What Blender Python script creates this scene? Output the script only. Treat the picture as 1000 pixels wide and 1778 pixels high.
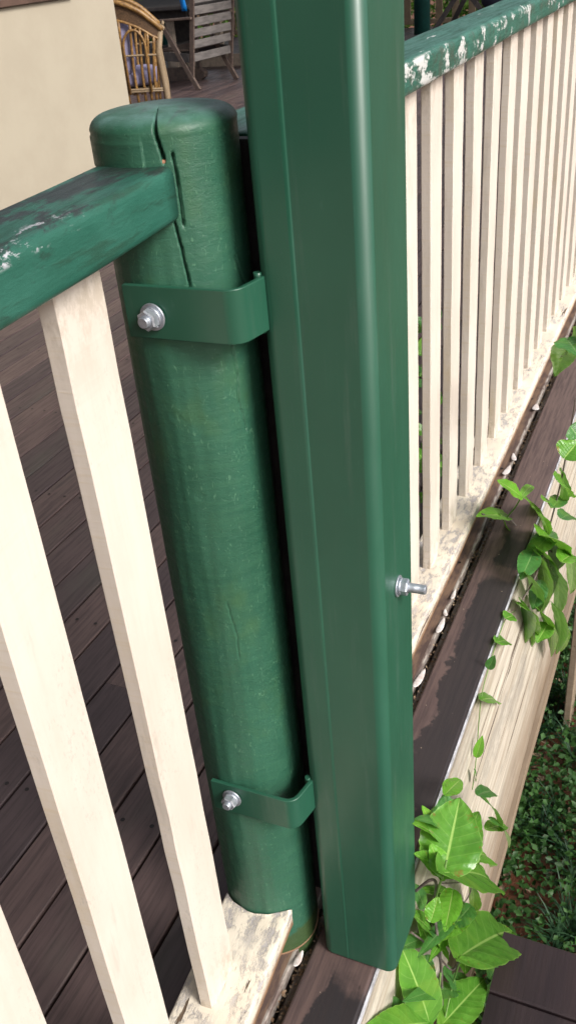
import bpy, bmesh, math, random
from mathutils import Vector, Matrix, noise
import numpy as np
random.seed(7)
R = math.radians
S = bpy.context.scene
COL = S.collection
for o in list(bpy.data.objects): bpy.data.objects.remove(o)

# ------------------------------------------------------------ camera
# X runs along the balustrade (away), Y inward over the deck, Z up, deck top = 0
F, W0, H0 = 1604.0, 1000, 1778
CAM = Vector((0, 0, 1.25))
Dn = Vector((245, 2581, F)).normalized()
Xc = Vector((822, -1077, F)); Xc = (Xc - Dn * Xc.dot(Dn)).normalized()
Zc = -Dn; Yc = Zc.cross(Xc)
RW = Matrix((Xc, Yc, Zc))            # world from (right, down, forward)
cam = bpy.data.objects.new('camera', bpy.data.cameras.new('camera')); COL.objects.link(cam)
M = Matrix((( RW[0][0], -RW[0][1], -RW[0][2]), (RW[1][0], -RW[1][1], -RW[1][2]), (RW[2][0], -RW[2][1], -RW[2][2])))
cam.matrix_world = Matrix.Translation(CAM) @ M.to_4x4()
cam.data.sensor_fit = 'HORIZONTAL'; cam.data.sensor_width = 36; cam.data.lens = F / W0 * 36
cam.data.clip_start = .02; cam.data.clip_end = 400
cam.data.dof.use_dof = True; cam.data.dof.focus_distance = 1.15; cam.data.dof.aperture_fstop = 48
S.camera = cam
def ray(px, py): return RW @ Vector((px - 500, py - 889, F)).normalized()
def on_z(px, py, z): d = ray(px, py); return CAM + d * ((z - CAM.z) / d.z)
def on_y(px, py, y): d = ray(px, py); return CAM + d * (y / d.y)
def on_x(px, py, x): d = ray(px, py); return CAM + d * (x / d.x)

# ------------------------------------------------------------ world, sun, exposure
w = bpy.data.worlds.new('World'); S.world = w; w.use_nodes = True
nt = w.node_tree; bg = nt.nodes['Background']
sky = nt.nodes.new('ShaderNodeTexSky'); sky.sky_type = 'NISHITA'; sky.sun_disc = False
SUN = Vector((-.27, -.82, .66)).normalized()
sky.sun_elevation = math.asin(SUN.z); sky.sun_rotation = math.atan2(SUN.x, SUN.y)
sky.air_density = 1.0; sky.dust_density = 4.0; sky.ozone_density = 1.0
hs = nt.nodes.new('ShaderNodeHueSaturation'); hs.inputs['Saturation'].default_value = .35
nt.links.new(sky.outputs[0], hs.inputs['Color']); nt.links.new(hs.outputs[0], bg.inputs[0])
bg.inputs[1].default_value = .13
sl = bpy.data.lights.new('sun', 'SUN'); sl.energy = 2.6; sl.angle = R(20); sl.color = (1, .97, .92)
so = bpy.data.objects.new('sun', sl); COL.objects.link(so)
so.rotation_euler = SUN.to_track_quat('Z', 'Y').to_euler(); so.location = (0, -5, 8)
S.view_settings.view_transform = 'Standard'; S.view_settings.look = 'None'
S.view_settings.exposure = .5; S.view_settings.gamma = 1

# ------------------------------------------------------------ helpers
def link(o, parent=None):
    COL.objects.link(o)
    if parent is not None: o.parent = parent
    return o
def obj(name, me, m=None, parent=None, kind=None, label=None, cat=None, group=None):
    if isinstance(me, bmesh.types.BMesh):
        b = me; me = bpy.data.meshes.new(name); b.normal_update(); b.to_mesh(me); b.free()
    o = bpy.data.objects.new(name, me); link(o, parent)
    if m is not None and not me.materials: me.materials.append(m)
    tag(o, label, cat, group, kind); return o
def tag(o, label=None, cat=None, group=None, kind=None):
    if label: o['label'] = label
    if cat: o['category'] = cat
    if group: o['group'] = group
    if kind: o['kind'] = kind
def empty(name, loc, label, cat, group=None, rz=0):
    o = bpy.data.objects.new(name, None); link(o); o.location = loc; o.rotation_euler.z = rz; o.empty_display_size = .05
    tag(o, label, cat, group); return o
def smooth(o, on=True):
    for p in o.data.polygons: p.use_smooth = on
    return o
def box(b, x0, x1, y0, y1, z0, z1, bev=0, seg=1, mat=None):
    vs = [b.verts.new(v) for v in ((x0,y0,z0),(x1,y0,z0),(x1,y1,z0),(x0,y1,z0),(x0,y0,z1),(x1,y0,z1),(x1,y1,z1),(x0,y1,z1))]
    fs = [b.faces.new([vs[i] for i in f]) for f in ((3,2,1,0),(4,5,6,7),(0,1,5,4),(1,2,6,5),(2,3,7,6),(3,0,4,7))]
    if mat is not None:
        for v in vs: v.co = mat @ v.co
    if bev:
        es = list({e for f in fs for e in f.edges})
        bmesh.ops.bevel(b, geom=es, offset=bev, segments=seg, profile=.5, affect='EDGES')
    return vs
def bar(b, p, q, wdt, thk, bev=.002, up=Vector((0,0,1))):
    """a rectangular bar from p to q"""
    p, q = Vector(p), Vector(q); d = q - p; L = d.length; d.normalize()
    if abs(d.dot(up)) > .99: up = Vector((0,1,0))
    s = d.cross(up).normalized(); u = s.cross(d)
    mt = Matrix.Translation(p) @ Matrix((d, s, u)).transposed().to_4x4()
    box(b, 0, L, -wdt/2, wdt/2, -thk/2, thk/2, bev, 1, mt)
def tube(b, pts, r, n=8, cap=True):
    pts = [Vector(p) for p in pts]; rings = []
    rs = r if isinstance(r, (list, tuple)) else [r] * len(pts)
    t0 = (pts[1] - pts[0]).normalized(); a = t0.orthogonal().normalized()
    for i, p in enumerate(pts):
        t = (pts[min(i+1, len(pts)-1)] - pts[max(i-1, 0)]).normalized()
        a = (a - t * a.dot(t)).normalized(); c = t.cross(a)
        rings.append([b.verts.new(p + (a * math.cos(2*math.pi*k/n) + c * math.sin(2*math.pi*k/n)) * rs[i]) for k in range(n)])
    for i in range(len(rings)-1):
        for k in range(n):
            f = b.faces.new((rings[i][k], rings[i][(k+1) % n], rings[i+1][(k+1) % n], rings[i+1][k])); f.smooth = True
    if cap: b.faces.new(rings[0][::-1]); b.faces.new(rings[-1])
def curve_pts(P, n=24):
    """Catmull-Rom through P"""
    P = [Vector(p) for p in P]; Q = [P[0]*2 - P[1]] + P + [P[-1]*2 - P[-2]]; out = []
    m = len(P) - 1
    for i in range(n + 1):
        t = i / n * m; k = min(int(t), m - 1); t -= k
        a, b_, c, d = Q[k:k+4]
        out.append(.5 * ((2*b_) + (c-a)*t + (2*a-5*b_+4*c-d)*t*t + (3*b_-a-3*c+d)*t**3))
    return out

# ------------------------------------------------------------ materials
class G:
    """little node graph helper"""
    def __init__(s, name, rough=.6, spec=.5):
        s.m = bpy.data.materials.new(name); s.m.use_nodes = True; s.t = s.m.node_tree
        s.p = s.t.nodes['Principled BSDF']; s.p.inputs['Roughness'].default_value = rough
        s.p.inputs['Specular IOR Level'].default_value = spec
        tc = s.t.nodes.new('ShaderNodeTexCoord'); s.oc = tc.outputs['Object']; s.uv = tc.outputs['UV']
        s.tc = tc; s.bumpn = None
    def N(s, k): return s.t.nodes.new(k)
    def L(s, a, b): s.t.links.new(a, b)
    def co(s, scale=(1,1,1), rnd=True, rot=(0,0,0)):
        mp = s.N('ShaderNodeMapping'); mp.inputs['Scale'].default_value = scale; mp.inputs['Rotation'].default_value = rot
        if rnd:
            oi = s.N('ShaderNodeObjectInfo'); ml = s.N('ShaderNodeVectorMath'); ml.operation = 'MULTIPLY_ADD'
            cb = s.N('ShaderNodeCombineXYZ')
            for i in range(3): s.L(oi.outputs['Random'], cb.inputs[i])
            s.L(cb.outputs[0], ml.inputs[0]); ml.inputs[1].default_value = (13.7, 7.3, 5.1); s.L(s.oc, ml.inputs[2])
            s.L(ml.outputs[0], mp.inputs[0])
        else: s.L(s.oc, mp.inputs[0])
        return mp.outputs[0]
    def noise(s, vec, scale=5, detail=6, rough=.6, dist=0):
        n = s.N('ShaderNodeTexNoise'); n.inputs['Scale'].default_value = scale; n.inputs['Detail'].default_value = detail
        n.inputs['Roughness'].default_value = rough; n.inputs['Distortion'].default_value = dist; s.L(vec, n.inputs['Vector']); return n.outputs[0]
    def ramp(s, fac, lo, hi, a=0., b=1.):
        r = s.N('ShaderNodeMapRange'); r.interpolation_type = 'SMOOTHSTEP'
        for i, v in enumerate((lo, hi, a, b)): r.inputs[i+1].default_value = v
        s.L(fac, r.inputs[0]); return r.outputs[0]
    def mix(s, fac, a, b):
        x = s.N('ShaderNodeMix'); x.data_type = 'RGBA'
        if isinstance(fac, float): x.inputs[0].default_value = fac
        else: s.L(fac, x.inputs[0])
        for v, i in ((a, 6), (b, 7)):
            if isinstance(v, tuple): x.inputs[i].default_value = (*v, 1)
            else: s.L(v, x.inputs[i])
        return x.outputs[2]
    def math(s, op, a, b=None):
        x = s.N('ShaderNodeMath'); x.operation = op
        for i, v in enumerate((a, b)):
            if v is None: continue
            if isinstance(v, (int, float)): x.inputs[i].default_value = v
            else: s.L(v, x.inputs[i])
        return x.outputs[0]
    def sep(s, v):
        x = s.N('ShaderNodeSeparateXYZ'); s.L(v, x.inputs[0]); return x.outputs
    def color(s, c):
        if isinstance(c, tuple): s.p.inputs['Base Color'].default_value = (*c, 1)
        else: s.L(c, s.p.inputs['Base Color'])
    def rough(s, c): s.L(c, s.p.inputs['Roughness'])
    def bump(s, h, dist=.001, strength=1):
        b = s.N('ShaderNodeBump'); b.inputs['Distance'].default_value = dist; b.inputs['Strength'].default_value = strength
        s.L(h, b.inputs['Height'])
        if s.bumpn: s.L(s.bumpn, b.inputs['Normal'])
        s.bumpn = b.outputs[0]; s.L(s.bumpn, s.p.inputs['Normal'])

def mat_steel_green():
    g = G('gloss_green_paint', .2, .5)
    n = g.noise(g.co((1,1,.25)), 30, 4); n2 = g.noise(g.co((1,1,1)), 6, 4)
    c = g.mix(g.ramp(n2, .3, .75), (.0155,.077,.046), (.019,.09,.054))
    sp = g.ramp(g.noise(g.co((1,1,.5)), 260, 2), .78, .84)
    c = g.mix(g.math('MULTIPLY', sp, .35), c, (.09,.2,.15))
    dr = g.ramp(g.noise(g.co((1,1,.07)), 55, 5, .65), .54, .72)      # run marks and dust
    c = g.mix(g.math('MULTIPLY', dr, .35), c, (.075,.12,.095))
    scf = g.ramp(g.noise(g.co((2,2,.35), rot=(.5,.2,0)), 120, 3, .6), .68, .72); c = g.mix(g.math('MULTIPLY', scf, .08), c, (.12,.2,.17)); g.color(c)
    z = g.sep(g.oc)[2]
    g.rough(g.ramp(n, .3, .8, .33, .48))
    g.bump(g.noise(g.co((1,1,.35)), 45, 2), .00025, .5)
    g.bump(g.noise(g.co(), 900, 2), .00003, .6)
    g.p.inputs['Coat Weight'].default_value = .05; g.p.inputs['Coat Roughness'].default_value = .12
    return g.m
def mat_post_green():
    g = G('brushed_green_timber_paint', .38, .45)
    base = g.mix(g.ramp(g.noise(g.co((1,1,.5)), 7, 5), .3, .7), (.019,.078,.046), (.03,.11,.068))
    hz = g.noise(g.co((1,1,6), rot=(.18,0,0)), 22, 6, .65)          # brushed-on streaks running round the post
    base = g.mix(g.ramp(hz, .42, .66, 0, .3), base, (.03,.12,.06))
    sc = g.ramp(g.noise(g.co((3,3,1.2), rot=(.9,.5,0)), 70, 3, .5, 2.0), .63, .69)
    base = g.mix(g.math('MULTIPLY', sc, .35), base, (.13,.28,.17))
    ol = g.ramp(g.noise(g.co((1,1,.6)), 9, 4), .54, .7)
    base = g.mix(g.math('MULTIPLY', ol, .5), base, (.05,.115,.04))
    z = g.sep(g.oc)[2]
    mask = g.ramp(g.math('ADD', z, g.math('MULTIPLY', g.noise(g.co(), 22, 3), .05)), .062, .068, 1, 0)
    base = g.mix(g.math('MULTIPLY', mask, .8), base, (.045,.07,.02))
    # mould spots on the flat top, then a painted pale sheen
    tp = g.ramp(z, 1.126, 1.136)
    spots = g.ramp(g.noise(g.co((1,1.6,1)), 28, 6, .7, .6), .52, .6)
    base = g.mix(g.math('MULTIPLY', g.math('MULTIPLY', spots, tp), .75), base, (.03,.035,.03))
    base = g.mix(g.math('MULTIPLY', tp, g.ramp(g.noise(g.co(), 45, 5), .3, .7, .1, .6)), base, (.13,.25,.23))  # sky sheen on the post top painted in as pale teal
    g.color(base); g.rough(g.ramp(hz, .3, .7, .38, .56))
    g.bump(hz, .0007, .6); g.bump(g.noise(g.co((1,1,1.8)), 90, 7, .7, .8), .0009, .7); g.bump(g.noise(g.co((1,1,.12)), 60, 3), .0006, .5)
    return g.m
def mat_rail_green(far=False):
    g = G('weathered_green_rail_far' if far else 'weathered_green_rail', .42, .45)
    st = g.noise(g.co((.12,1,1)), 90, 8, .75)
    base = g.mix(g.ramp(g.noise(g.co((.5,1,1)), 14, 5), .3, .7), (.018,.092,.064), (.036,.14,.104))
    base = g.mix(g.ramp(st, .5, .64, 0, .7), base, (.012,.05,.03))
    nz = g.sep(g.N('ShaderNodeNewGeometry').outputs['Normal'])[2]
    top = g.ramp(nz, .6, .95)
    if not far:
        md = g.ramp(g.noise(g.co((.35,1,1)), 16, 9, .75, .4), .45, .5)
        base = g.mix(g.math('MULTIPLY', g.math('MULTIPLY', md, top), .9), base, (.024,.026,.028))
        md2 = g.ramp(g.noise(g.co((.4,1,1)), 13, 9, .82, .3), .545, .63)
        base = g.mix(g.math('MULTIPLY', md2, .75), base, (.018,.04,.03))
        fl = g.ramp(g.noise(g.co((.55,1,1)), 60, 9, .8), .555, .565)
        q3 = g.sep(g.oc); fl = g.math('MULTIPLY', fl, g.math('MULTIPLY', g.ramp(q3[1], .018, .03, 1, 0), g.math('MULTIPLY', g.ramp(q3[2], 1.088, 1.092), g.math('MULTIPLY', g.ramp(q3[0], -.40, -.33), g.ramp(q3[0], -.17, -.13, 1, 0)))))
    else:
        xg = g.ramp(g.math('ADD', g.sep(g.oc)[0], g.math('MULTIPLY', g.noise(g.co(rnd=False), 3, 2), .8)), 1.1, 2.6, .0, .075)
        fl = g.ramp(g.math('SUBTRACT', g.noise(g.co((.6,1,1)), 24, 9, .78), xg), .49, .505)
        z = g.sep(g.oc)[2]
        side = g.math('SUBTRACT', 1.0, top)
        fl2 = g.ramp(g.noise(g.co((1,1,1)), 6, 4), .42, .5)
        fl = g.math('MAXIMUM', g.math('MULTIPLY', g.math('MULTIPLY', fl, side), fl2), g.ramp(g.noise(g.co((.3,1,1)), 34, 5, .65), .69, .7))
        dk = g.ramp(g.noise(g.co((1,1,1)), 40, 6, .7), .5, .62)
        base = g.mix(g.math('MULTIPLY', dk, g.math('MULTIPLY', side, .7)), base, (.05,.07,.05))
    base = g.mix(g.math('MULTIPLY', fl, .95), base, (.55,.55,.53) if far else (.42,.42,.45))
    g.color(base); g.rough(g.ramp(st, .4, .7, .38, .6))
    g.bump(st, .0014, .8); g.bump(g.noise(g.co((.3,1,1)), 160, 6, .7), .0007, .6)
    return g.m
def mat_cream(name='cream_painted_timber', c0=(.585,.51,.44), c1=(.645,.58,.51), dirt=.3):
    g = G(name, .55, .35)
    saw = g.noise(g.co((.6,.6,12), rot=(.1,.06,0)), 22, 4, .6)      # saw marks across the picket
    base = g.mix(g.ramp(g.noise(g.co((1,1,.5)), 9, 5), .3, .7), c0, c1)
    nx = g.math('ABSOLUTE', g.sep(g.N('ShaderNodeNewGeometry').outputs['Normal'])[0])
    edge = g.ramp(nx, .6, .9)
    sm = g.math('MULTIPLY', edge, g.ramp(saw, .5, .75, 0, .4))
    base = g.mix(sm, base, (.56,.44,.27))
    side_tan = g.math('MULTIPLY', edge, g.ramp(g.noise(g.co((1,1,.3)), 10, 6, .65), .48, .76, 0, .6))  # patchy tan tint on the faces pointing along X
    base = g.mix(side_tan, base, (.54,.42,.23))
    fl = g.ramp(g.noise(g.co((1,1,.5)), 260, 4, .75), .55, .64)
    pa = g.ramp(g.noise(g.co((1,1,.4)), 12, 3), .46, .62)
    base = g.mix(g.math('MULTIPLY', g.math('MULTIPLY', fl, pa), dirt), base, (.3,.27,.24))
    zz_ = g.sep(g.oc)[2]
    ends = g.math('MAXIMUM', g.ramp(zz_, .0, .10, 1, 0), g.ramp(zz_, .84, .97))
    en = g.math('MULTIPLY', ends, g.ramp(g.noise(g.co((1,1,.5)), 45, 7, .75), .46, .62, 0, .6))
    base = g.mix(en, base, (.3,.24,.17))
    gr = g.ramp(g.noise(g.co((1,1,.06)), 110, 6, .7), .45, .62, 0, .10); base = g.mix(gr, base, (.48,.4,.31))
    drp = g.math('MULTIPLY', g.ramp(g.noise(g.co((1,1,.15)), 26, 5, .7), .58, .72), .45); base = g.mix(drp, base, (.4,.36,.3))
    g.color(base); g.bump(saw, .0006, .5); g.bump(g.noise(g.co((1,1,.2)), 130, 4), .0005, .5)
    return g.m
def mat_cream_rail():
    g = G('flaking_cream_timber', .65, .3)
    st = g.noise(g.co((.1,1,1)), 90, 8, .7, .2)
    base = g.mix(g.ramp(g.noise(g.co((.6,1,1)), 12, 4), .3, .7), (.66,.57,.46), (.72,.65,.54))
    gy = g.ramp(g.noise(g.co((.45,1,1)), 75, 8, .8), .47, .6)
    gp = g.ramp(g.noise(g.co((.7,1,1)), 12, 3), .36, .55)
    base = g.mix(g.math('MULTIPLY', g.math('MULTIPLY', gy, gp), .8), base, (.33,.31,.33))
    cr = g.ramp(g.noise(g.co((.12,1,1)), 46, 5, .6, .3), .635, .65)
    base = g.mix(cr, base, (.13,.09,.06))
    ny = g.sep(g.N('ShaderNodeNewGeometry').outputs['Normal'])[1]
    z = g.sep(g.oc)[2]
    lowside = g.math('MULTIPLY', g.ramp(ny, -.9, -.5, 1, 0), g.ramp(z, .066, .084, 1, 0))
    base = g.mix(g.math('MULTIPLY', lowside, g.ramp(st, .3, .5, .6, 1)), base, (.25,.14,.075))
    g.color(base); g.bump(st, .001, .7); g.bump(cr, -.002, 1); g.bump(g.math('MULTIPLY', gy, gp), -.0006, 1)
    return g.m
def mat_deck(name='oiled_hardwood', edge=False):
    g = G(name, .42, .4)
    st = g.noise(g.co((.06,1,1)), 120, 8, .7, .15)
    oi = g.N('ShaderNodeObjectInfo')
    base = g.mix(g.ramp(oi.outputs['Random'], 0., 1.), (.058,.041,.043), (.11,.073,.067))
    base = g.mix(g.ramp(st, .4, .66, 0, .6), base, (.03,.021,.024))
    ol = g.ramp(g.noise(g.co((.5,1,1), rnd=True), 5, 4), .55, .75)
    base = g.mix(g.math('MULTIPLY', ol, .45), base, (.07,.07,.055))
    sp = g.ramp(g.noise(g.co((.4,1,1)), 42, 3), .72, .78)
    base = g.mix(g.math('MULTIPLY', sp, .6), base, (.02,.015,.015))
    if edge:
        y = g.sep(g.oc)[1]; x = g.sep(g.oc)[0]
        wob = g.math('ADD', y, g.math('MULTIPLY', g.math('SUBTRACT', g.noise(g.co((1,1,1), rnd=False), 7, 5, .65), .5), .12))
        stn = g.ramp(wob, .336, .342, 1, 0)
        xw = g.math('ADD', x, g.math('MULTIPLY', g.math('SUBTRACT', g.noise(g.co((1,1,1), rnd=False), 16, 4), .5), .16))
        ptch = g.math('MULTIPLY', g.ramp(xw, .985, 1.0, 0, 1), g.ramp(xw, 1.66, 1.70, 1, 0))
        ptch = g.math('MAXIMUM', ptch, g.math('MULTIPLY', g.ramp(xw, .66, .70, 1, 0), 1.0))
        ptch = g.math('MAXIMUM', ptch, g.math('MULTIPLY', g.ramp(xw, 1.73, 1.75, 0, 1), g.ramp(xw, 1.84, 1.9, 1, 0)))
        stn = g.math('MULTIPLY', stn, ptch)
        base = g.mix(g.math('MULTIPLY', stn, .85), base, (.016,.015,.018))
        fl = g.ramp(g.noise(g.co((1,1,1)), 140, 1), .79, .8)
        base = g.mix(fl, base, (.5,.4,.3))
    g.color(base); g.rough(g.ramp(st, .35, .7, .36, .58))
    g.bump(st, .0008, .6)
    return g.m
def mat_beam():
    g = G('bare_weathered_beam', .7, .25)
    st = g.noise(g.co((.05,1,1.2), rnd=False, rot=(0,R(4),0)), 40, 7, .65, .1)
    fine = g.noise(g.co((.04,1,1), rnd=False, rot=(0,R(4),0)), 220, 4)
    base = g.mix(g.ramp(st, .36, .62), (.54,.49,.41), (.39,.33,.26))
    base = g.mix(g.ramp(fine, .5, .75, 0, .5), base, (.28,.2,.13))
    wt = g.ramp(g.noise(g.co((.1,1,1), rnd=False), 30, 5), .55, .68)
    base = g.mix(g.math('MULTIPLY', wt, .6), base, (.68,.62,.52))
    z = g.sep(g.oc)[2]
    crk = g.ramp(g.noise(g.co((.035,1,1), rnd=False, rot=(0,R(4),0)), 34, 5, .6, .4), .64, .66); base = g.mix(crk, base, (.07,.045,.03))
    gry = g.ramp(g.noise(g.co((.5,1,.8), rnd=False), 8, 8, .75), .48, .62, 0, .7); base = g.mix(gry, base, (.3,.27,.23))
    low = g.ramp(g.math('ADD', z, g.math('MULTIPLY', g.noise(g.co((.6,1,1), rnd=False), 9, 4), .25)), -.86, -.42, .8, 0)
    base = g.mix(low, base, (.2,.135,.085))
    g.color(base); g.bump(st, .003, .8); g.bump(fine, .001, .6)
    return g.m
def mat_simple(name, c, rough=.6, c2=None, scale=10, stretch=(1,1,1), bump=0, spec=.4, metal=0, bs=None):
    g = G(name, rough, spec); g.p.inputs['Metallic'].default_value = metal
    n = g.noise(g.co(stretch), scale, 6, .65)
    g.color(g.mix(g.ramp(n, .35, .68), c, c2 or tuple(x*.7 for x in c)))
    if bump: g.bump(g.noise(g.co(stretch), bs or scale*3, 6, .65), bump, .8)
    return g.m
def mat_leaf(name, c, c2, vein, rough=.24, trans=.3):
    g = G(name, rough, .5)
    u, v, _ = g.sep(g.uv)                                # u along the midrib, v from -1 to 1 stored as 0..1
    va = g.math('ABSOLUTE', g.math('MULTIPLY', g.math('SUBTRACT', v, .5), 2))
    base = g.mix(g.ramp(g.noise(g.co((1,1,1)), 22, 4), .3, .7), c, c2)
    mid = g.ramp(va, .02, .06, 1, 0)
    sv = g.math('FRACT', g.math('MULTIPLY', g.math('SUBTRACT', u, g.math('MULTIPLY', va, .22)), 8))
    svm = g.ramp(g.math('ABSOLUTE', g.math('SUBTRACT', sv, .5)), .0, .07, 1, 0)
    rim = g.ramp(va, .95, .99)
    base = g.mix(g.math('MAXIMUM', g.math('MAXIMUM', mid, g.math('MULTIPLY', svm, .22)), g.math('MULTIPLY', rim, .4)), base, vein)
    bn = g.math('MULTIPLY', g.ramp(g.noise(g.co(), 60, 4, .7), .6, .66), g.ramp(va, .35, .9))
    base = g.mix(g.math('MULTIPLY', bn, .8), base, (.22,.14,.03))
    yl = g.ramp(g.noise(g.co(), 9, 3), .52, .68, 0, .45); base = g.mix(yl, base, (.22,.38,.05))
    g.color(base)
    g.bump(g.noise(g.co(), 130, 4), .0012, .8)
    out = g.t.nodes['Material Output']
    tr = g.N('ShaderNodeBsdfTranslucent'); mx = g.N('ShaderNodeMixShader'); mx.inputs[0].default_value = trans
    tcl = g.mix(.5, base, (.25,.5,.04)); g.L(tcl, tr.inputs[0])
    g.L(g.p.outputs[0], mx.inputs[1]); g.L(tr.outputs[0], mx.inputs[2]); g.L(mx.outputs[0], out.inputs[0])
    return g.m

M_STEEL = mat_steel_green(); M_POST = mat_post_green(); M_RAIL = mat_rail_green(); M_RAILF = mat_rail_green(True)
M_CREAM = mat_cream(); M_CRAIL = mat_cream_rail(); M_DECK = mat_deck(); M_EDGE = mat_deck('oiled_hardwood_edge', True)
M_BEAM = mat_beam()
def mat_first():
    m = mat_deck('spattered_hardwood'); t = m.node_tree; p = t.nodes['Principled BSDF']; old = p.inputs['Base Color'].links[0].from_socket
    g = G.__new__(G); g.m = m; g.t = t; g.p = p; g.bumpn = None; tc = t.nodes.new('ShaderNodeTexCoord'); g.oc = tc.outputs['Object']; g.uv = tc.outputs['UV']
    y = g.sep(g.oc)[1]; n = g.noise(g.co((.25,1,1)), 60, 6, .7)
    f = g.math('MULTIPLY', g.ramp(y, -.043, -.041, 1, 0), g.ramp(n, .42, .56, .1, .8))
    c = g.mix(g.ramp(n, .4, .6, .1, .5), old, (.3,.19,.12)); g.color(g.mix(f, c, (.36,.33,.3))); return m
M_FIRST = mat_first()
M_ZINC = mat_simple('galvanised_zinc', (.52,.55,.6), .42, (.36,.39,.44), 90, bump=.0004, metal=.75)
M_WHITEEDGE = mat_simple('chalky_white_paint', (.5,.5,.54), .6, (.22,.22,.23), 40, bump=.0004)
M_JOIST = mat_simple('grimy_joist', (.12,.09,.07), .8, (.3,.27,.24), 30, (.3,1,1), .001)
M_WALL = mat_simple('cream_wall_paint', (.37,.325,.25), .7, (.345,.3,.23), 3, bump=.0008, bs=40)
M_SILL = mat_simple('brown_sill', (.1,.06,.045), .5)
M_DARK = mat_simple('dark_timber', (.022,.019,.02), .75, (.045,.038,.036), 20)
M_GREYWOOD = mat_simple('grey_weathered_timber', (.14,.125,.118), .7, (.075,.066,.064), 30, (.2,1,1), .001)
M_BROWNWOOD = mat_simple('brown_weathered_timber', (.1,.07,.055), .65, (.06,.04,.035), 30, (.3,1,1), .001)
M_FOOT = mat_simple('pale_table_foot', (.3,.24,.19), .6, (.2,.16,.13), 20)
M_CANE = mat_simple('varnished_cane', (.26,.145,.045), .4, (.12,.06,.022), 40)
M_CANED = mat_simple('dark_woven_cane', (.13,.075,.04), .5, (.06,.035,.02), 90, bump=.003)
M_BIND = mat_simple('cane_binding', (.28,.21,.13), .6, (.15,.1,.06), 120, (1,1,4))
M_CUSH = mat_simple('lavender_cushion', (.22,.2,.3), .9, (.17,.155,.25), 15, bump=.001)
M_BLUE = mat_simple('bright_blue_plastic', (.0,.2,.62), .4)
M_TEAL = mat_simple('teal_post_paint', (.012,.07,.062), .45)
M_SOIL = mat_simple('red_brown_soil', (.17,.062,.03), .9, (.07,.035,.02), 6, bump=.02, bs=30)
M_SHADE_ROOF = mat_simple('added_roof_sheet', (.34,.33,.3), .6)
M_FENCE = mat_simple('dull_brown_paling', (.2,.15,.1), .7)
M_NAVY = mat_simple('navy_fabric', (.012,.016,.035), .7)
M_LEAF = mat_leaf('passionfruit_leaf', (.085,.25,.03), (.13,.33,.04), (.36,.56,.14))
M_LEAFY = mat_leaf('young_passionfruit_leaf', (.13,.36,.03), (.17,.42,.05), (.4,.55,.15))
M_LEAFD = mat_leaf('dark_passionfruit_leaf', (.05,.17,.04), (.075,.23,.055), (.2,.36,.12), .3)
M_STEM = mat_simple('brown_stem', (.1,.07,.06), .6, (.16,.14,.13), 40)
M_STEMG = mat_simple('green_stem', (.16,.28,.07), .5)
M_PETAL = mat_simple('dry_white_petal', (.72,.68,.66), .6, (.55,.45,.42), 60)
M_DEBRIS = mat_simple('leaf_litter', (.16,.09,.05), .9, (.34,.26,.18), 80)

# ------------------------------------------------------------ setting: ground, landing, added roofs
b = bmesh.new()
N = 90
for i in range(N+1):
    for j in range(N+1):
        fx = (i/N*2-1); fy = (j/N*2-1)
        x = 3 + math.copysign(abs(fx)**2.6, fx)*160; y = math.copysign(abs(fy)**2.6, fy)*160
        z = -1.8 + .05*noise.noise(Vector((x*1.5, y*1.5, 0))) + .012*noise.noise(Vector((x*9, y*9, 4)))
        b.verts.new((x, y, z))
b.verts.ensure_lookup_table()
for i in range(N):
    for j in range(N):
        a = i*(N+1)+j; b.faces.new((b.verts[a], b.verts[a+N+1], b.verts[a+N+2], b.verts[a+1])).smooth = True
obj('ground', b, M_SOIL, kind='structure')

def plank_mesh(name, L, wd, th, ch=.0025, mat=None):
    """plank along +X from 0, centred in Y, top at z=0, top edges chamfered"""
    h = wd/2; prof = [(-h, -th), (h, -th), (h, -ch), (h-ch, 0), (-h+ch, 0), (-h, -ch)]
    b = bmesh.new(); A = [b.verts.new((0, y, z)) for y, z in prof]; B = [b.verts.new((L, y, z)) for y, z in prof]
    n = len(prof)
    for i in range(n): b.faces.new((A[i], B[i], B[(i+1) % n], A[(i+1) % n]))
    b.faces.new(A); b.faces.new(B[::-1])
    bmesh.ops.recalc_face_normals(b, faces=b.faces[:])
    me = bpy.data.meshes.new(name); b.to_mesh(me); b.free()
    if mat: me.materials.append(mat)
    return me

deck = obj('deck', (lambda b: (box(b, -1.2, 14.7, .30, 9.1, -.3, -.26), b)[1])(bmesh.new()), M_JOIST, kind='structure')
rd = random.Random(3)
PITCH = .0995; yb = .3965
cache = {}
row = 0
def plank(L):
    k = round(L, 2)
    if k not in cache: cache[k] = plank_mesh('deck_board', k, .094, .022, .002, M_DECK)
    return cache[k]
while yb < 9.0:
    yc = yb + .047
    x = -1.2 if yc < 3.6 else 5.55
    if yc > 6.4: x = 8.0
    first = True
    while x < 14.7:
        L = rd.choice([2.4, 3.0, 3.6, 4.2, 4.8, 5.4])
        if first: L = rd.choice([1.2, 2.1, 2.7, 3.3, 3.9]); first = False
        if row == 5 and x == -1.2: L = 2.31
        L = min(L, 14.7 - x)
        if L < .05: break
        me_ = plank(L - .003)
        if row == 0: me_ = me_.copy(); me_.materials.clear(); me_.materials.append(M_FIRST)
        o = bpy.data.objects.new('deck_board', me_); link(o, deck)
        o.location = (x, yc, rd.uniform(-.0012, .0008)); o.rotation_euler.z = 0
        x += L
    yb += PITCH; row += 1
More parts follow.
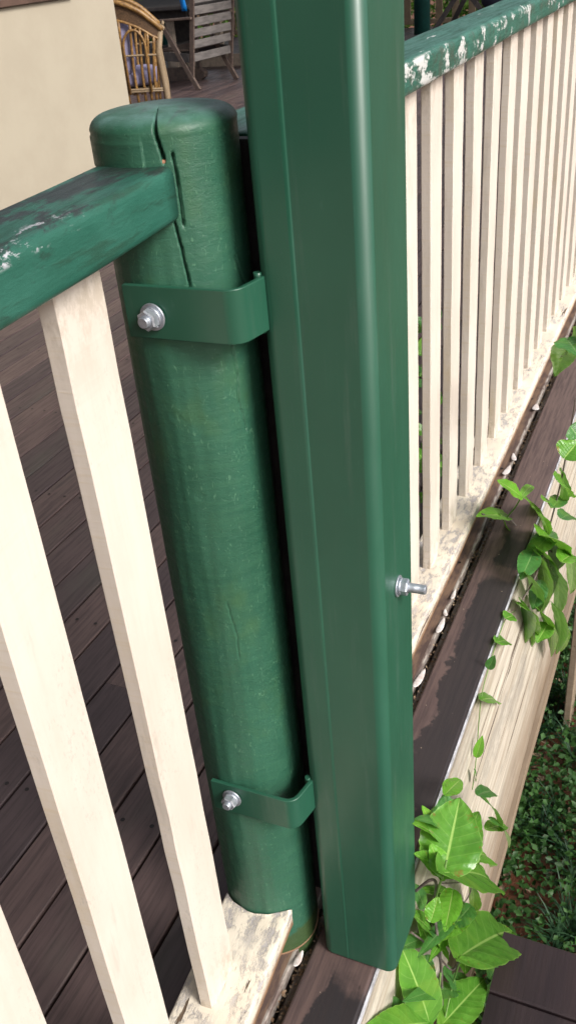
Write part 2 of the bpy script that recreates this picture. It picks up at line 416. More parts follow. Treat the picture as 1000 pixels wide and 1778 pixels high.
# the edge boards outside the balustrade
b = bmesh.new()
def edge_board(x0, x1):
    bb = bmesh.new(); box(bb, x0, x1, .2825, .376, -.024, 0, .0035, 2); return obj('edge_board', bb, M_EDGE, deck)
edge_board(-1.2, 4.9); edge_board(4.903, 14.7)
b = bmesh.new(); box(b, -1.2, 14.7, .3795, .3915, -.11, -.024, .001); obj('nailing_strip', b, M_JOIST, deck)
b = bmesh.new(); box(b, -1.2, 14.7, .2792, .2822, -.02, -.007, .001); obj('painted_edge_strip', b, M_WHITEEDGE, deck)
b = bmesh.new()
for k in range(36): box(b, -1.0+.45*k, -.955+.45*k, .30, 9.05, -.2, -.03)
obj('joist', b, M_JOIST, deck, kind='stuff')

VV, FF = [], []
for i in range(12):
    for r_ in range(34):
        for dy in (.02, .074):
            x = -.9775+.45*i + rd.uniform(-.006, .006); y = .3965+PITCH*r_+dy+rd.uniform(-.003, .003); k0 = len(VV)
            VV += [(x, y, .0011)] + [(x+.0042*math.cos(a*math.pi/4), y+.0042*math.sin(a*math.pi/4), .0013) for a in range(8)]
            FF += [(k0, k0+1+a, k0+1+(a+1) % 8) for a in range(8)]
me = bpy.data.meshes.new('screw_heads'); me.from_pydata(VV, [], FF); me.materials.append(mat_simple('dark_screw', (.03,.027,.027), .5, metal=.4))
o = bpy.data.objects.new('screw_heads', me); link(o, deck); o['kind'] = 'stuff'
# deep weathered beam under the deck edge, stump behind it
bt = empty('deck_beam', (0, .28, -.9), 'deep weathered bare timber beam under the dark deck edge board', 'beam')
def beam(name, x0, x1, y0, y1, z0, z1, wob=.0, parent=bt):
    b = bmesh.new(); n = 60; ny = 14; rows = []
    prof = [(y1, z1), (y0, z1)] + [(y0, z1 + (z0-z1)*k/ny) for k in range(1, ny+1)] + [(y1, z0)]
    for i in range(n+1):
        x = x0 + (x1-x0)*i/n; r_ = []
        for j, (y, z) in enumerate(prof):
            dz = wob*noise.noise(Vector((x*3, 0, z0*7)))*(1 if z < z1-.6*(z1-z0) else .2)
            dy = .0025*noise.noise(Vector((x*.8, 3, z*26)))
            r_.append(b.verts.new((x, y+dy, z+dz)))
        rows.append(r_)
    for i in range(n):
        for j in range(len(prof)): 
            k = (j+1) % len(prof); b.faces.new((rows[i][j], rows[i][k], rows[i+1][k], rows[i+1][j]))
    b.faces.new(rows[0][::-1]); b.faces.new(rows[-1])
    bmesh.ops.recalc_face_normals(b, faces=b.faces[:])
    o = obj(name, b, M_BEAM, parent); o.location = -parent.location; return o
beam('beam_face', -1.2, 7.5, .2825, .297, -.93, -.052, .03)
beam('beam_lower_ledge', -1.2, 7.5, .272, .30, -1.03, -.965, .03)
for i, x in enumerate((3.15, 6.2)):
    sp = obj('deck_stump', (lambda b: (box(b, x-.07, x+.07, .24, .271, -1.85, -.35, .004), b)[1])(bmesh.new()), mat_beam() if i == 0 else M_BEAM)
    tag(sp, ['square bare timber stump holding the beam where the vine hangs', 'square bare timber stump farthest along the beam'][i], 'post')

# stair landing, lower right
ld = obj('landing', (lambda b: (box(b, -1.0, 1.14, -1.3, .17, -.67, -.59), b)[1])(bmesh.new()), M_JOIST, kind='structure')
M_LAND = mat_simple('dark_stained_landing_timber', (.03,.018,.02), .5, (.018,.011,.014), 14, (1,.08,1), .0012, bs=90)
g_me = plank_mesh('landing_board', 1.49, .138, .03, .003, M_LAND)
for k in range(14):
    o = bpy.data.objects.new('landing_board', g_me); link(o, ld); o.rotation_euler.z = R(90)
    o.location = (1.142 - k*.143, -1.31, -.555)
b = bmesh.new(); box(b, 1.165, 1.195, -1.31, .175, -.73, -.586, .003); obj('landing_fascia', b, M_LAND, ld)

# unseen roofs, added overhead to shade the two ends of the deck
b = bmesh.new(); box(b, 9.0, 15.2, .06, 9.6, 2.62, 2.66); obj('added_shade_roof', b, M_SHADE_ROOF, kind='structure')
b = bmesh.new(); box(b, -3.5, .95, -.30, 9.6, 2.63, 2.67); obj('added_shade_roof', b, M_SHADE_ROOF, kind='structure')
# house wall with window sill
hw = empty('house_wall', (4, 3.61, 0), 'cream painted house wall ending at a corner behind the left handrail', 'wall')
b = bmesh.new(); box(b, -3, 5.63, 3.615, 3.80, 0, 1.06, .004)
box(b, -3, 2.2, 3.616, 3.80, 1.06, 2.6); box(b, 5.15, 5.629, 3.616, 3.80, 1.0601, 2.6); box(b, 5.45, 5.628, 3.8, 6.4, 0, 2.6)
o = obj('wall_face', b, M_WALL, hw); o.location = -hw.location
b = bmesh.new(); box(b, 2.2, 5.16, 3.585, 3.8, 1.062, 1.1, .004); o = obj('window_sill', b, M_SILL, hw); o.location = -hw.location
b = bmesh.new(); box(b, 2.2, 5.15, 3.72, 3.73, 1.1, 2.6); o = obj('window_pane', b, mat_simple('dark_window', (.02,.025,.03), .08), hw); o.location = -hw.location

# ------------------------------------------------------------ balustrades
def picket_mesh(L, k):
    rr = random.Random(k); b = bmesh.new(); n = 16; rows = []
    hw_, ht = .034, .009
    for i in range(n+1):
        z = L*i/n; wx = (rr.random()-.5)*.0012; wy = (rr.random()-.5)*.0008
        c = .0016
        pr = [(-hw_+c, -ht), (hw_-c, -ht), (hw_, -ht+c), (hw_, ht-c), (hw_-c, ht), (-hw_+c, ht), (-hw_, ht-c), (-hw_, -ht+c)]
        rows.append([b.verts.new((x+wx*(1 if j in (0,6,7,5) else .3), y+wy, z)) for j, (x, y) in enumerate(pr)])
    for i in range(n):
        for j in range(8): b.faces.new((rows[i][j], rows[i][(j+1) % 8], rows[i+1][(j+1) % 8], rows[i+1][j]))
    b.faces.new(rows[0][::-1]); b.faces.new(rows[-1])
    me = bpy.data.meshes.new('baluster'); b.normal_update(); b.to_mesh(me); b.free(); me.materials.append(M_CREAM); return me
def long_bar(name, x0, x1, y0, y1, z0, z1, r, mat, parent, seg=3, notch=None, amp=.0012, n=None):
    """rounded bar along local X with slight unevenness; notch=(cx,cy,r) pulls end vertices back off a round post"""
    b = bmesh.new(); n = n or max(20, int((x1-x0)/.02)); pr = []
    for cx, cz, a0 in ((y1-r, z1-r, 0), (y0+r, z1-r, 90), (y0+r, z0+r, 180), (y1-r, z0+r, 270)):
        for k in range(seg+1):
            a = R(a0 + 90*k/seg); pr.append((cx + r*math.cos(a), cz + r*math.sin(a)))
    # extra points over the flat sides
    full = []
    for i, p in enumerate(pr):
        q = pr[(i+1) % len(pr)]; full.append(p)
        d = math.dist(p, q)
        if d > .012:
            m_ = int(d/.006)
            full += [(p[0]+(q[0]-p[0])*t/m_, p[1]+(q[1]-p[1])*t/m_) for t in range(1, m_)]
    rows = []
    for i in range(n+1):
        x = x0+(x1-x0)*i/n; rw = []
        for y, z in full:
            nn = noise.noise(Vector((x*7, y*30, z*30)))*amp + noise.noise(Vector((x*1.3, y*2, z*2+9)))*amp*1.5
            xx = x
            if notch:
                cx, cy, cr, sgn = notch
                if abs(y-cy) < cr:
                    lim = cx - sgn*math.sqrt(cr*cr-(y-cy)**2)
                    xx = min(x, lim + .002*noise.noise(Vector((y*300, z*90, 0)))) if sgn > 0 else max(x, lim)
            rw.append(b.verts.new((xx, y+nn*.6, z+nn)))
        rows.append(rw)
    m_ = len(full)
    for i in range(n):
        for j in range(m_): b.faces.new((rows[i][j], rows[i][(j+1) % m_], rows[i+1][(j+1) % m_], rows[i+1][j])).smooth = True
    # end caps as strips so that the notched end stays curved
    for rw in (rows[0], rows[-1]):
        b.faces.new(rw)
    bmesh.ops.recalc_face_normals(b, faces=b.faces[:])
    return obj(name, b, mat, parent)
POST = (.7475, .449)
# left one: slightly turned about the post
LA = R(3.3)
PIV = Vector((.69, .412, 0))
left = empty('balustrade', PIV, 'near balustrade left of the round post, worn green handrail with mouldy top', 'balustrade', rz=LA)
long_bar('handrail', -1.9, .0, 0, .078, 1.053, 1.099, .008, M_RAIL, left, seg=4)
ca, sa = math.cos(-LA), math.sin(-LA)
pc = Vector((POST[0]-PIV.x, POST[1]-PIV.y)); pcl = (pc.x*ca - pc.y*sa, pc.x*sa + pc.y*ca)
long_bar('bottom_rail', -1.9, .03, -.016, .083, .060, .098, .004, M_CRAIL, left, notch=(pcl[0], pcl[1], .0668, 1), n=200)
for k in range(10):
    x = .574 - .1535*k
    o = bpy.data.objects.new('baluster', picket_mesh(.972, 50+k)); link(o, left)
    lx = (x-PIV.x)/math.cos(LA); o.location = (lx, .0405 + rd.uniform(-.001, .001), .0975); o.rotation_euler = (rd.uniform(-.002, .002), rd.uniform(-.0035, .0035), rd.uniform(-.03, .03))
right = empty('balustrade', (.82, .40, 0), 'long balustrade running away right of the steel post, white paint flaking off its green handrail', 'balustrade')
o = long_bar('handrail', .825, 7.2,   .400, .490, 1.053, 1.099, .010, M_RAILF, right, seg=4); o.location = -right.location
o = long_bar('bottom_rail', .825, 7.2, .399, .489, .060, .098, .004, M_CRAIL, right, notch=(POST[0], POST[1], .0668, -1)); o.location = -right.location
k = 0; x = 1.579
xs = [1.579 + .1535*i for i in range(-4, 37)]
for i, x in enumerate(xs):
    o = bpy.data.objects.new('baluster', picket_mesh(.972, 100 + i % 9)); link(o, right)
    o.location = Vector((x, .4425 + rd.uniform(-.001, .001), .0975)) - Vector(right.location); o.rotation_euler = (rd.uniform(-.002, .002), rd.uniform(-.0035, .0035), rd.uniform(-.03, .03))

# ------------------------------------------------------------ round timber post
def round_post():
    b = bmesh.new(); NA, r = 360, .064; rows = []
    cx, cy = POST
    zs = [-.03 + (1.1205+.03)*i/520 for i in range(521)]
    ring = [(r, z) for z in zs]
    for k in range(1, 9):
        a = R(90*k/8); ring.append((r+.0009-.018+.018*math.cos(a), 1.1213+.0140*math.sin(a)))
    for rr in (.045, .038, .032, .026, .02, .014, .009, .004): ring.append((rr, 1.135 + .004*(1-(rr/.05)**2)))
    cracks = [  # (theta, z), half width deg, depth
        ([(204.4,1.139),(204.2,1.123),(207.4,1.104)], .9, .02), ([(214.6,1.106),(215.6,1.083),(215.6,1.05)], .28, .012),
        ([(209.2,1.05),(211.2,1.03),(213.8,.996),(214,.97)], .35, .012), ([(258.9,1.0085),(267,.984)], .2, .006),
        ([(242.6,.94),(245.1,.902),(243.1,.876),(248.2,.842)], .12, .004), ([(206.9,.641),(211.3,.60),(210.9,.567)], .1, .0018)]
    for rr, z in ring:
        row_ = []
        for i in range(NA):
            th = 360*i/NA; d = 0
            if rr > .03:
                for P, hwid, dep in cracks:
                    for (t0, z0), (t1, z1) in zip(P, P[1:]):
                        lo, hi = min(z0, z1), max(z0, z1)
                        if lo-.002 <= z <= hi+.002 or (z > 1.1 and P[0][1] > 1.13 and lo <= min(z, 1.139) <= hi+.001):
                            tt = t0 + (t1-t0)*((z-z0)/(z1-z0)); tt += .55*noise.noise(Vector((z*160, dep*900, 0)))
                            e = abs((th-tt+180) % 360-180)
                            wdt = hwid*(.6+.6*abs(noise.noise(Vector((z*60, 5, 0)))))+.35
                            if e < wdt+.4: d = max(d, dep*max(0, 1-e/(wdt+.4)))
                # raised paint patch beside the handrail, knots, hand-hewn unevenness
                if 1.094 < z < 1.1195 and 120 < th < 193: d -= .0012
                if z < 1.05: d -= .0006*noise.noise(Vector((th/9, z*9, 1))) 
                d -= .0012*noise.noise(Vector((math.cos(R(th))*2, math.sin(R(th))*2, z*2.5)))
                for kt, kz, kr in ((228, .918, .006), (196,.78,.005), (222, .73,.004), (185,.87,.005)):
                    q = math.hypot(math.radians((th-kt+180) % 360-180)*r, z-kz)
                    if q < kr*2.5: d += .0005*math.sin(q/kr*2.6)*(1-q/(kr*2.5))
            R2 = rr - d; zz = z
            if rr <= .05 and z > 1.13: zz -= .0006*noise.noise(Vector((rr*math.cos(R(th))*60, rr*math.sin(R(th))*60, 0)))
            row_.append(b.verts.new((cx+R2*math.cos(R(th)), cy+R2*math.sin(R(th)), zz)))
        rows.append(row_)
    for i in range(len(rows)-1):
        for j in range(NA): b.faces.new((rows[i][j], rows[i][(j+1) % NA], rows[i+1][(j+1) % NA], rows[i+1][j])).smooth = True
    b.faces.new(rows[0][::-1]); b.faces.new(rows[-1])
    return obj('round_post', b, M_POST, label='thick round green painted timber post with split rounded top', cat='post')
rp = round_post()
b = bmesh.new(); tube(b, [(POST[0], POST[1], -.0005), (POST[0], POST[1], .0022)], .0652, 64); obj('copper_foot_ring', b, mat_simple('rusty_rim', (.35,.2,.12), .6), rp)
b = bmesh.new(); q = Vector((.694, .4205, 1.1015)); box(b, -.0025, .0025, -.004, .004, -.002, .002, .0015, 2, Matrix.Translation(q) @ Matrix.Rotation(.5, 4, 'Z')); obj('wood_chip', b, mat_simple('orange_chip', (.36,.17,.1), .7), rp)

# ------------------------------------------------------------ square steel post with brackets
steel = empty('steel_post', (.765, .305, 0), 'tall square glossy green steel post bolted outside the round post', 'post')
X0, X1, Y0, Y1, CR = .718, .832, .2525, .3595, .014
def rhs_profile(o):
    pr = []
    for cx, cy, a0 in ((X1-CR, Y1-CR, 0), (X0+CR, Y1-CR, 90), (X0+CR, Y0+CR, 180), (X1-CR, Y0+CR, 270)):
        for k in range(9):
            a = R(a0+90*k/8); pr.append((cx+(CR-o)*math.cos(a), cy+(CR-o)*math.sin(a)))
        if a0 == 90 and o == 0:   # weld seam on the face towards the camera
            pr += [(X0, .3252), (X0-.0002, .3242), (X0-.0003, .3232), (X0-.0003, .3222), (X0-.0001, .3212), (X0+.0004,.3205), (X0, .3190)]
    return pr
b = bmesh.new(); Po = rhs_profile(0); z0, z1 = .004, 2.62
outr = [[b.verts.new((x, y, z)) for x, y in Po] for z in (z0, z0+.001, z1)]
for A, B in zip(outr, outr[1:]):
    for j in range(len(Po)):
        f = b.faces.new((A[j], A[(j+1) % len(Po)], B[(j+1) % len(Po)], B[j])); f.smooth = True
b.faces.new(outr[0][::-1]); b.faces.new(outr[-1])
o = obj('square_tube', b, M_STEEL, steel); o.location = -steel.location
try:
    md = o.modifiers.new('wn', 'WEIGHTED_NORMAL'); md.weight = 80
except Exception: pass
def bracket(zt, zb):
    T = .0055
    path = curve_pts([(.6825, .474), (.6825, .45), (.6825, .41), (.6825, .372)], 12)
    P = [(.6805, .474, 0), (.6805, .3745, 0)]
    # bend: quarter turn from -Y to +X
    cxb, cyb, rb = .6805+.015, .3745, .015
    for k in range(1, 9):
        a = R(180 + 78*k/8); P.append((cxb+rb*math.cos(a), cyb+rb*math.sin(a), 0))
    ex = Vector((math.sin(R(78)), -math.cos(R(78)), 0))
    q = Vector(P[-1]); P.append(tuple(q+ex*.006)); P.append((.7185, .3545, 0)); P.append((.735, .3545, 0))
    P = [Vector(p) for p in P]; b = bmesh.new(); inn, out = [], []
    for i, p in enumerate(P):
        t = (P[min(i+1, len(P)-1)]-P[max(i-1, 0)]).normalized(); nrm = Vector((-t.y, t.x, 0))  # to the left of travel (= inner side, +X)
        out.append(p - nrm*T*.5*-1*-1); inn.append(p + nrm*T*.5)
    prof = out + inn[::-1]; n = len(prof)
    lo = [b.verts.new((p.x, p.y, zb)) for p in prof]; hi = [b.verts.new((p.x, p.y, zt)) for p in prof]
    for j in range(n): b.faces.new((lo[j], lo[(j+1) % n], hi[(j+1) % n], hi[j]))
    m = len(P)
    for V, fl in ((lo, 1), (hi, 0)):
        for i in range(m-1):
            f = (V[i], V[i+1], V[n-2-i], V[n-1-i]); b.faces.new(f[::-1] if fl else f)
    bmesh.ops.recalc_face_normals(b, faces=b.faces[:])
    es = [e for e in b.edges if all(abs(v.co.z-zt) < 1e-6 for v in e.verts) or all(abs(v.co.z-zb) < 1e-6 for v in e.verts)]
    es = [e for e in es if len(e.link_faces) == 2 and abs(e.link_faces[0].normal.z-e.link_faces[1].normal.z) > .5]
    bmesh.ops.bevel(b, geom=es, offset=.0013, segments=2, profile=.5, affect='EDGES')
    o = smooth(obj('bracket', b, M_STEEL, steel)); o.location = -steel.location
    md = o.modifiers.new('wn', 'WEIGHTED_NORMAL'); md.weight = 80; md.keep_sharp = True
    # weld bead where the bracket meets the tube
    b = bmesh.new(); pts = [Vector((.7205+.0008*noise.noise(Vector((0,0,z_*300))), .3590, z_)) for z_ in np.linspace(zb-.003, zt+.003, 16)]
    tube(b, pts, [.0035+.0012*noise.noise(Vector((z_.z*400, 0, 0))) for z_ in pts], 10)
    w_ = obj('weld_bead', b, M_STEEL, o)
    return o
def hexnut(b, c, ax, r, h, rot=0):
    ax = Vector(ax); s = ax.orthogonal().normalized(); t = ax.cross(s); P = []
    for d, rr in ((0, r*.98), (h*.12, r), (h*.82, r), (h, r*.86)):
        P.append([b.verts.new(Vector(c)+ax*d+(s*math.cos(rot+k*math.pi/3)+t*math.sin(rot+k*math.pi/3))*rr) for k in range(6)])
    for A, B in zip(P, P[1:]):
        for k in range(6): b.faces.new((A[k], A[(k+1) % 6], B[(k+1) % 6], B[k]))
    b.faces.new(P[0][::-1]); b.faces.new(P[-1]); bmesh.ops.recalc_face_normals(b, faces=b.faces[:])
def bolt(c, ax, thread, rot, label=None, s=1.0):
    c = Vector(c); ax = Vector(ax).normalized()
    e = bpy.data.objects.new('bolt', None); link(e, steel); e.location = c - Vector(steel.location); e.empty_display_size = .01
    if label: e['label'] = label
    b = bmesh.new(); tube(b, [(0,0,0), ax*.0004*s, ax*.0018*s, ax*.0022*s], [.0118*s, .0122*s, .0122*s, .0117*s], 40); 
    obj('washer', b, M_ZINC, e)
    b = bmesh.new(); pts = []
    for k in range(26):
        a = 2*math.pi*k/26*1.03; sx = ax.orthogonal().normalized(); tx = ax.cross(sx)
        pts.append((sx*math.cos(a)+tx*math.sin(a))*.0084*s + ax*(.0031+.0008*k/26)*s)
    tube(b, pts, .0015*s, 6); obj('spring_washer', b, M_ZINC, e)
    b = bmesh.new(); hexnut(b, ax*.0044*s, ax, .0095*s, .0078*s, rot); obj('nut', b, M_ZINC, e)
    b = bmesh.new(); pts = []; rs = []; n = int(thread/.0004)
    for k in range(n+1):
        pts.append(ax*(.004*s + thread*k/n)); rs.append((.0052+.00032*math.sin(k*2*math.pi/3.1))*s)
    pts.append(ax*(.0047*s+thread)); rs.append(.0042*s)
    tube(b, pts, rs, 20); obj('threaded_end', b, M_ZINC, e)
b = bmesh.new(); box(b, .794, .808, .3575, .409, .03, 1.10, .001); o = obj('gap_shade_strip', b, M_DARK, steel); o.location = -steel.location  # added dark strip stands in for the shade between the two posts
bracket(1.0, .950); bracket(.359, .309)
bolt((.677, .4455, .972), (-1, .06, -.02), .0125, .3, s=1.05)
bolt((.677, .4455, .339), (-1, .03, .03), .0125, .7, s=1.05)
bolt((.7705, .2525, .646), (.03, -1, .02), .027, .2, 'long bolt end on the outer face', s=1.0)

# ------------------------------------------------------------ rattan armchair
rc = empty('rattan_armchair', (7.3, 4.5, 0), 'rattan tub armchair with lavender cushion behind the wall corner', 'armchair')
def rel(o, e=None): o.location = -e.location; return o
def hoop(k, r0=0.):   # k 0..1 near front -> back -> far front
    a = R(-90) + (k)*R(-360*.62)    # placeholder, replaced by spline below
HP = curve_pts([(7.00,4.10,.735), (6.985,4.17,.80), (6.98,4.28,.885), (7.0,4.45,.955), (7.07,4.68,.985), (7.22,4.86,1.0), (7.42,4.88,1.0), (7.57,4.7,.985), (7.64,4.45,.955), (7.64,4.28,.885), (7.62,4.12,.735)], 60)
b = bmesh.new(); tube(b, HP, .020, 10); rel(obj('top_rail', b, M_CANE, rc), rc)
b = bmesh.new()
low = [p - Vector((0, 0, .045 + .09*math.sin(math.pi*i/60)**.4)) + (Vector((7.3,4.5,p.z))-p).normalized()*.02 for i, p in enumerate(HP)]
for i in range(60):                       # woven band under the rail
    v = [b.verts.new(q) for q in (HP[i], HP[i+1], low[i+1], low[i])]; b.faces.new(v)
rel(obj('woven_band', b, M_CANED, rc), rc).modifiers.new('s', 'SOLIDIFY').thickness = .012
b = bmesh.new(); tube(b, low, .010, 8); rel(obj('band_edge', b, M_CANE, rc), rc)
for i in list(range(2, 60, 3)):
    top = low[i]; c = Vector((7.3, 4.5, 0)); ft = Vector((c.x+(top.x-c.x)*.86, c.y+(top.y-c.y)*.86, .22))
    b = bmesh.new(); tube(b, curve_pts([top, (top+ft)/2+Vector((0, .01, 0)), ft], 8), .011, 8); rel(obj('upright_cane', b, M_CANE, rc), rc)
for (ax_, ay, ar) in ((6.985, 4.33, .085), (7.0, 4.50, .07)):
    b = bmesh.new(); tube(b, [(ax_, ay-ar, .3)] + [(ax_, ay - ar*math.cos(R(a)), .62+.13*math.sin(R(a))) for a in range(0, 181, 15)] + [(ax_, ay+ar, .3)], .010, 8)
    rel(obj('arched_cane', b, M_CANE, rc), rc)
for px, py in ((7.02, 4.13), (7.6, 4.13)):
    b = bmesh.new(); tube(b, [(px, py, 0), (px, py, .3), (px+.0, py+.02, .58), (px-.01, py-.02, .74)], [.024, .026, .026, .02], 10); rel(obj('front_leg', b, M_BIND, rc), rc)
    b = bmesh.new(); tube(b, [(px-.01, py-.05, .735), (px-.01, py-.03, .745)], [.012, .024], 10); rel(obj('rail_cap', b, M_BIND, rc), rc)
for px, py in ((7.08, 4.8), (7.52, 4.8)):
    b = bmesh.new(); tube(b, [(px, py, 0), (px, py, .4)], .02, 8); rel(obj('rear_leg', b, M_CANE, rc), rc)
for z in (.30, .315, .56):
    b = bmesh.new(); tube(b, [Vector((7.3+(p.x-7.3)*.93, 4.5+(p.y-4.5)*.93, z+.05*i/60)) for i, p in enumerate(HP)], .008, 6); rel(obj('binding', b, M_BIND, rc), rc)
def pillow(name, c, s, m, parent, rot=0):
    b = bmesh.new(); bmesh.ops.create_uvsphere(b, u_segments=28, v_segments=18, radius=1)
    for v in b.verts:
        x, y, z = v.co; f = lambda t: math.copysign(abs(t)**.55, t)
        v.co = Vector((f(x)*s[0], f(y)*s[1], f(z)*s[2])); v.co *= 1+.03*noise.noise(v.co*9)
        v.co = Matrix.Rotation(rot, 3, 'Z') @ v.co + Vector(c)
    return rel(smooth(obj(name, b, m, parent)), parent)
pillow('seat_cushion', (7.3, 4.45, .40), (.25, .28, .07), M_CUSH, rc)
pillow('side_cushion', (7.10, 4.53, .62), (.07, .2, .2), M_CUSH, rc)
b = bmesh.new(); tube(b, [(7.3, 4.48, .29), (7.3, 4.48, .33)], .27, 24); rel(obj('seat', b, M_BIND, rc), rc)

rc.rotation_euler.z = R(30)
pv = Vector((7.0, 4.10, 0)); rc.location = pv + Matrix.Rotation(R(30), 3, 'Z') @ (Vector((7.3, 4.5, 0)) - pv)
# ------------------------------------------------------------ slatted timber chair
wc = empty('slatted_chair', (9.5, 5.25, 0), 'grey weathered slatted timber armchair in front of the dark table', 'armchair', rz=R(-7))
def part(name, f, m, e): b = bmesh.new(); f(b); return obj(name, b, m, e)
# local: X across the back (near left leg at -.32), +Y towards the seat front, back slats at y about -.24
for i, z in enumerate((.30, .42, .52, .62, .72, .82, .92)):
    yy = -.235 - (z-.3)*.16
    part('back_slat', lambda b: box(b, -.29, .385, yy-.009, yy+.009, z-.037, z+.037, .003), M_GREYWOOD, wc)
for s in (-.315, .41):
    part('back_post', lambda b: bar(b, (s, -.20, .1), (s, -.345, 1.0), .022, .05), M_BROWNWOOD, wc)
    part('rear_leg', lambda b: bar(b, (s, -.27, 0), (s, .10, .62), .03, .05), M_BROWNWOOD, wc)
    part('front_leg', lambda b: bar(b, (s, .22, 0), (s, .20, .62), .03, .05), M_BROWNWOOD, wc)
    part('armrest', lambda b: bar(b, (s, -.3, .66), (s, .28, .645), .08, .022, .004), M_BROWNWOOD, wc)
    part('side_rail', lambda b: bar(b, (s, -.2, .30), (s, .24, .33), .025, .08), M_DARK, wc)
for k in range(6):
    part('seat_slat', lambda b: box(b, -.28, .38, -.16+.075*k, -.10+.075*k, .36, .378, .003), M_BROWNWOOD, wc)

# ------------------------------------------------------------ table on trestle feet
tb = empty('dark_table', (10.6, 6.0, 0), 'dark timber table on broad rounded trestle feet behind the slatted chair', 'table')
rel(part('table_top', lambda b: box(b, 9.75, 11.6, 5.35, 6.95, .70, .745, .01), M_DARK, tb), tb)
rel(part('apron', lambda b: box(b, 9.85, 11.5, 5.45, 6.85, .62, .70, .004), M_DARK, tb), tb)
for x, m in ((9.95, M_BROWNWOOD), (11.1, M_FOOT)):
    def foot(b):
        pr = [(-.55,0), (.5,0), (.55,.03), (.56,.07), (.52,.11), (.45,.13), (-.5,.13), (-.56,.07)]
        A = [b.verts.new((x-.045, 5.9-y, z)) for y, z in pr]; B = [b.verts.new((x+.045, 5.9-y, z)) for y, z in pr]
        for j in range(len(pr)): b.faces.new((A[j], A[(j+1) % len(pr)], B[(j+1) % len(pr)], B[j]))
        b.faces.new(A); b.faces.new(B[::-1]); bmesh.ops.recalc_face_normals(b, faces=b.faces[:])
    rel(part('foot_beam', foot, m, tb), tb)
    rel(part('table_leg', lambda b: box(b, x-.04, x+.04, 6.02, 6.32, .13, .62, .005), M_DARK, tb), tb)
    rel(part('table_leg', lambda b: box(b, x-.03, x+.03, 5.68, 5.76, .13, .62, .005), M_FOOT, tb), tb)
rel(part('stretcher', lambda b: box(b, 9.99, 11.06, 6.1, 6.2, .2, .3, .004), M_DARK, tb), tb)
def rib(b):
    p = on_x(316, -20, 9.6); q = on_x(319, 18, 9.6); s_ = Vector((0, -.03, 0)); pts = []
    for i in range(7):
        t = i/6; c = p.lerp(q, t) + Vector((0, .012*math.sin(t*5), 0)); pts.append((c-s_, c+s_))
    vs = [[b.verts.new(a) for a in r_] for r_ in pts]
    for A, B in zip(vs, vs[1:]): b.faces.new((A[0], A[1], B[1], B[0])).smooth = True
o = part('blue_towel', rib, M_BLUE, None); o.modifiers.new('s', 'SOLIDIFY').thickness = .006
tag(o, 'narrow bright blue cloth hanging at the edge of the dark table', 'cloth')

# second dark chair right of the steel post, far away
dc = empty('folding_chair', (11.2, 2.7, 0), 'dark folding chair with navy sling just above the far handrail', 'chair')
A0 = on_x(755, 50, 11.2); A1 = on_x(795, -12, 11.2)
ex = (A1-A0).normalized()
rel(part('leg', lambda b: bar(b, A0-ex*((A0.z)/ex.z), A1+ex*.15, .035, .05), M_DARK, dc), dc)
rel(part('leg', lambda b: bar(b, (11.75, A0.y+.1, 0), (11.75, A1.y-.1, A1.z+.2), .035, .05), M_DARK, dc), dc)
rel(part('leg', lambda b: bar(b, (11.2, 2.2, 0), (11.2, 2.75, .62), .035, .05), M_DARK, dc), dc)
rel(part('leg', lambda b: bar(b, (11.75, 2.2, 0), (11.75, 2.75, .62), .035, .05), M_DARK, dc), dc)
pillow('sling_seat', (11.45, 2.33, .56), (.3, .29, .14), M_NAVY, dc)

# verandah posts at the far edge
for i, (x, y, r, lab) in enumerate(((14.1, 8.25, .12, 'dark teal round verandah post beyond the dark table'), (13.75, 3.98, .11, 'dark teal round verandah post beside the top of the steel post'))):
    b = bmesh.new(); tube(b, [(x, y, 0), (x, y, 2.6)], r, 24); o = obj('verandah_post', b, M_TEAL, label=lab, cat='post')

# far balustrade
fb = empty('balustrade', (14.85, 5, 0), 'brown paling balustrade at the far end of the deck with greenery behind', 'balustrade')
rel(part('bottom_rail', lambda b: box(b, 14.8, 14.9, 0.5, 9.2, .03, .09, .004), M_FENCE, fb), fb)
rel(part('handrail', lambda b: box(b, 14.8, 14.9, 0.5, 9.2, .95, 1.02, .004), M_FENCE, fb), fb)
pm = bmesh.new(); box(pm, -.012, .012, -.05, .05, 0, .86, .002); pme = bpy.data.meshes.new('paling'); pm.to_mesh(pme); pm.free(); pme.materials.append(M_FENCE)
for k in range(36):
    o = bpy.data.objects.new('paling', pme); link(o, fb); o.location = Vector((14.85, .68+.24*k, .09)) - Vector(fb.location)

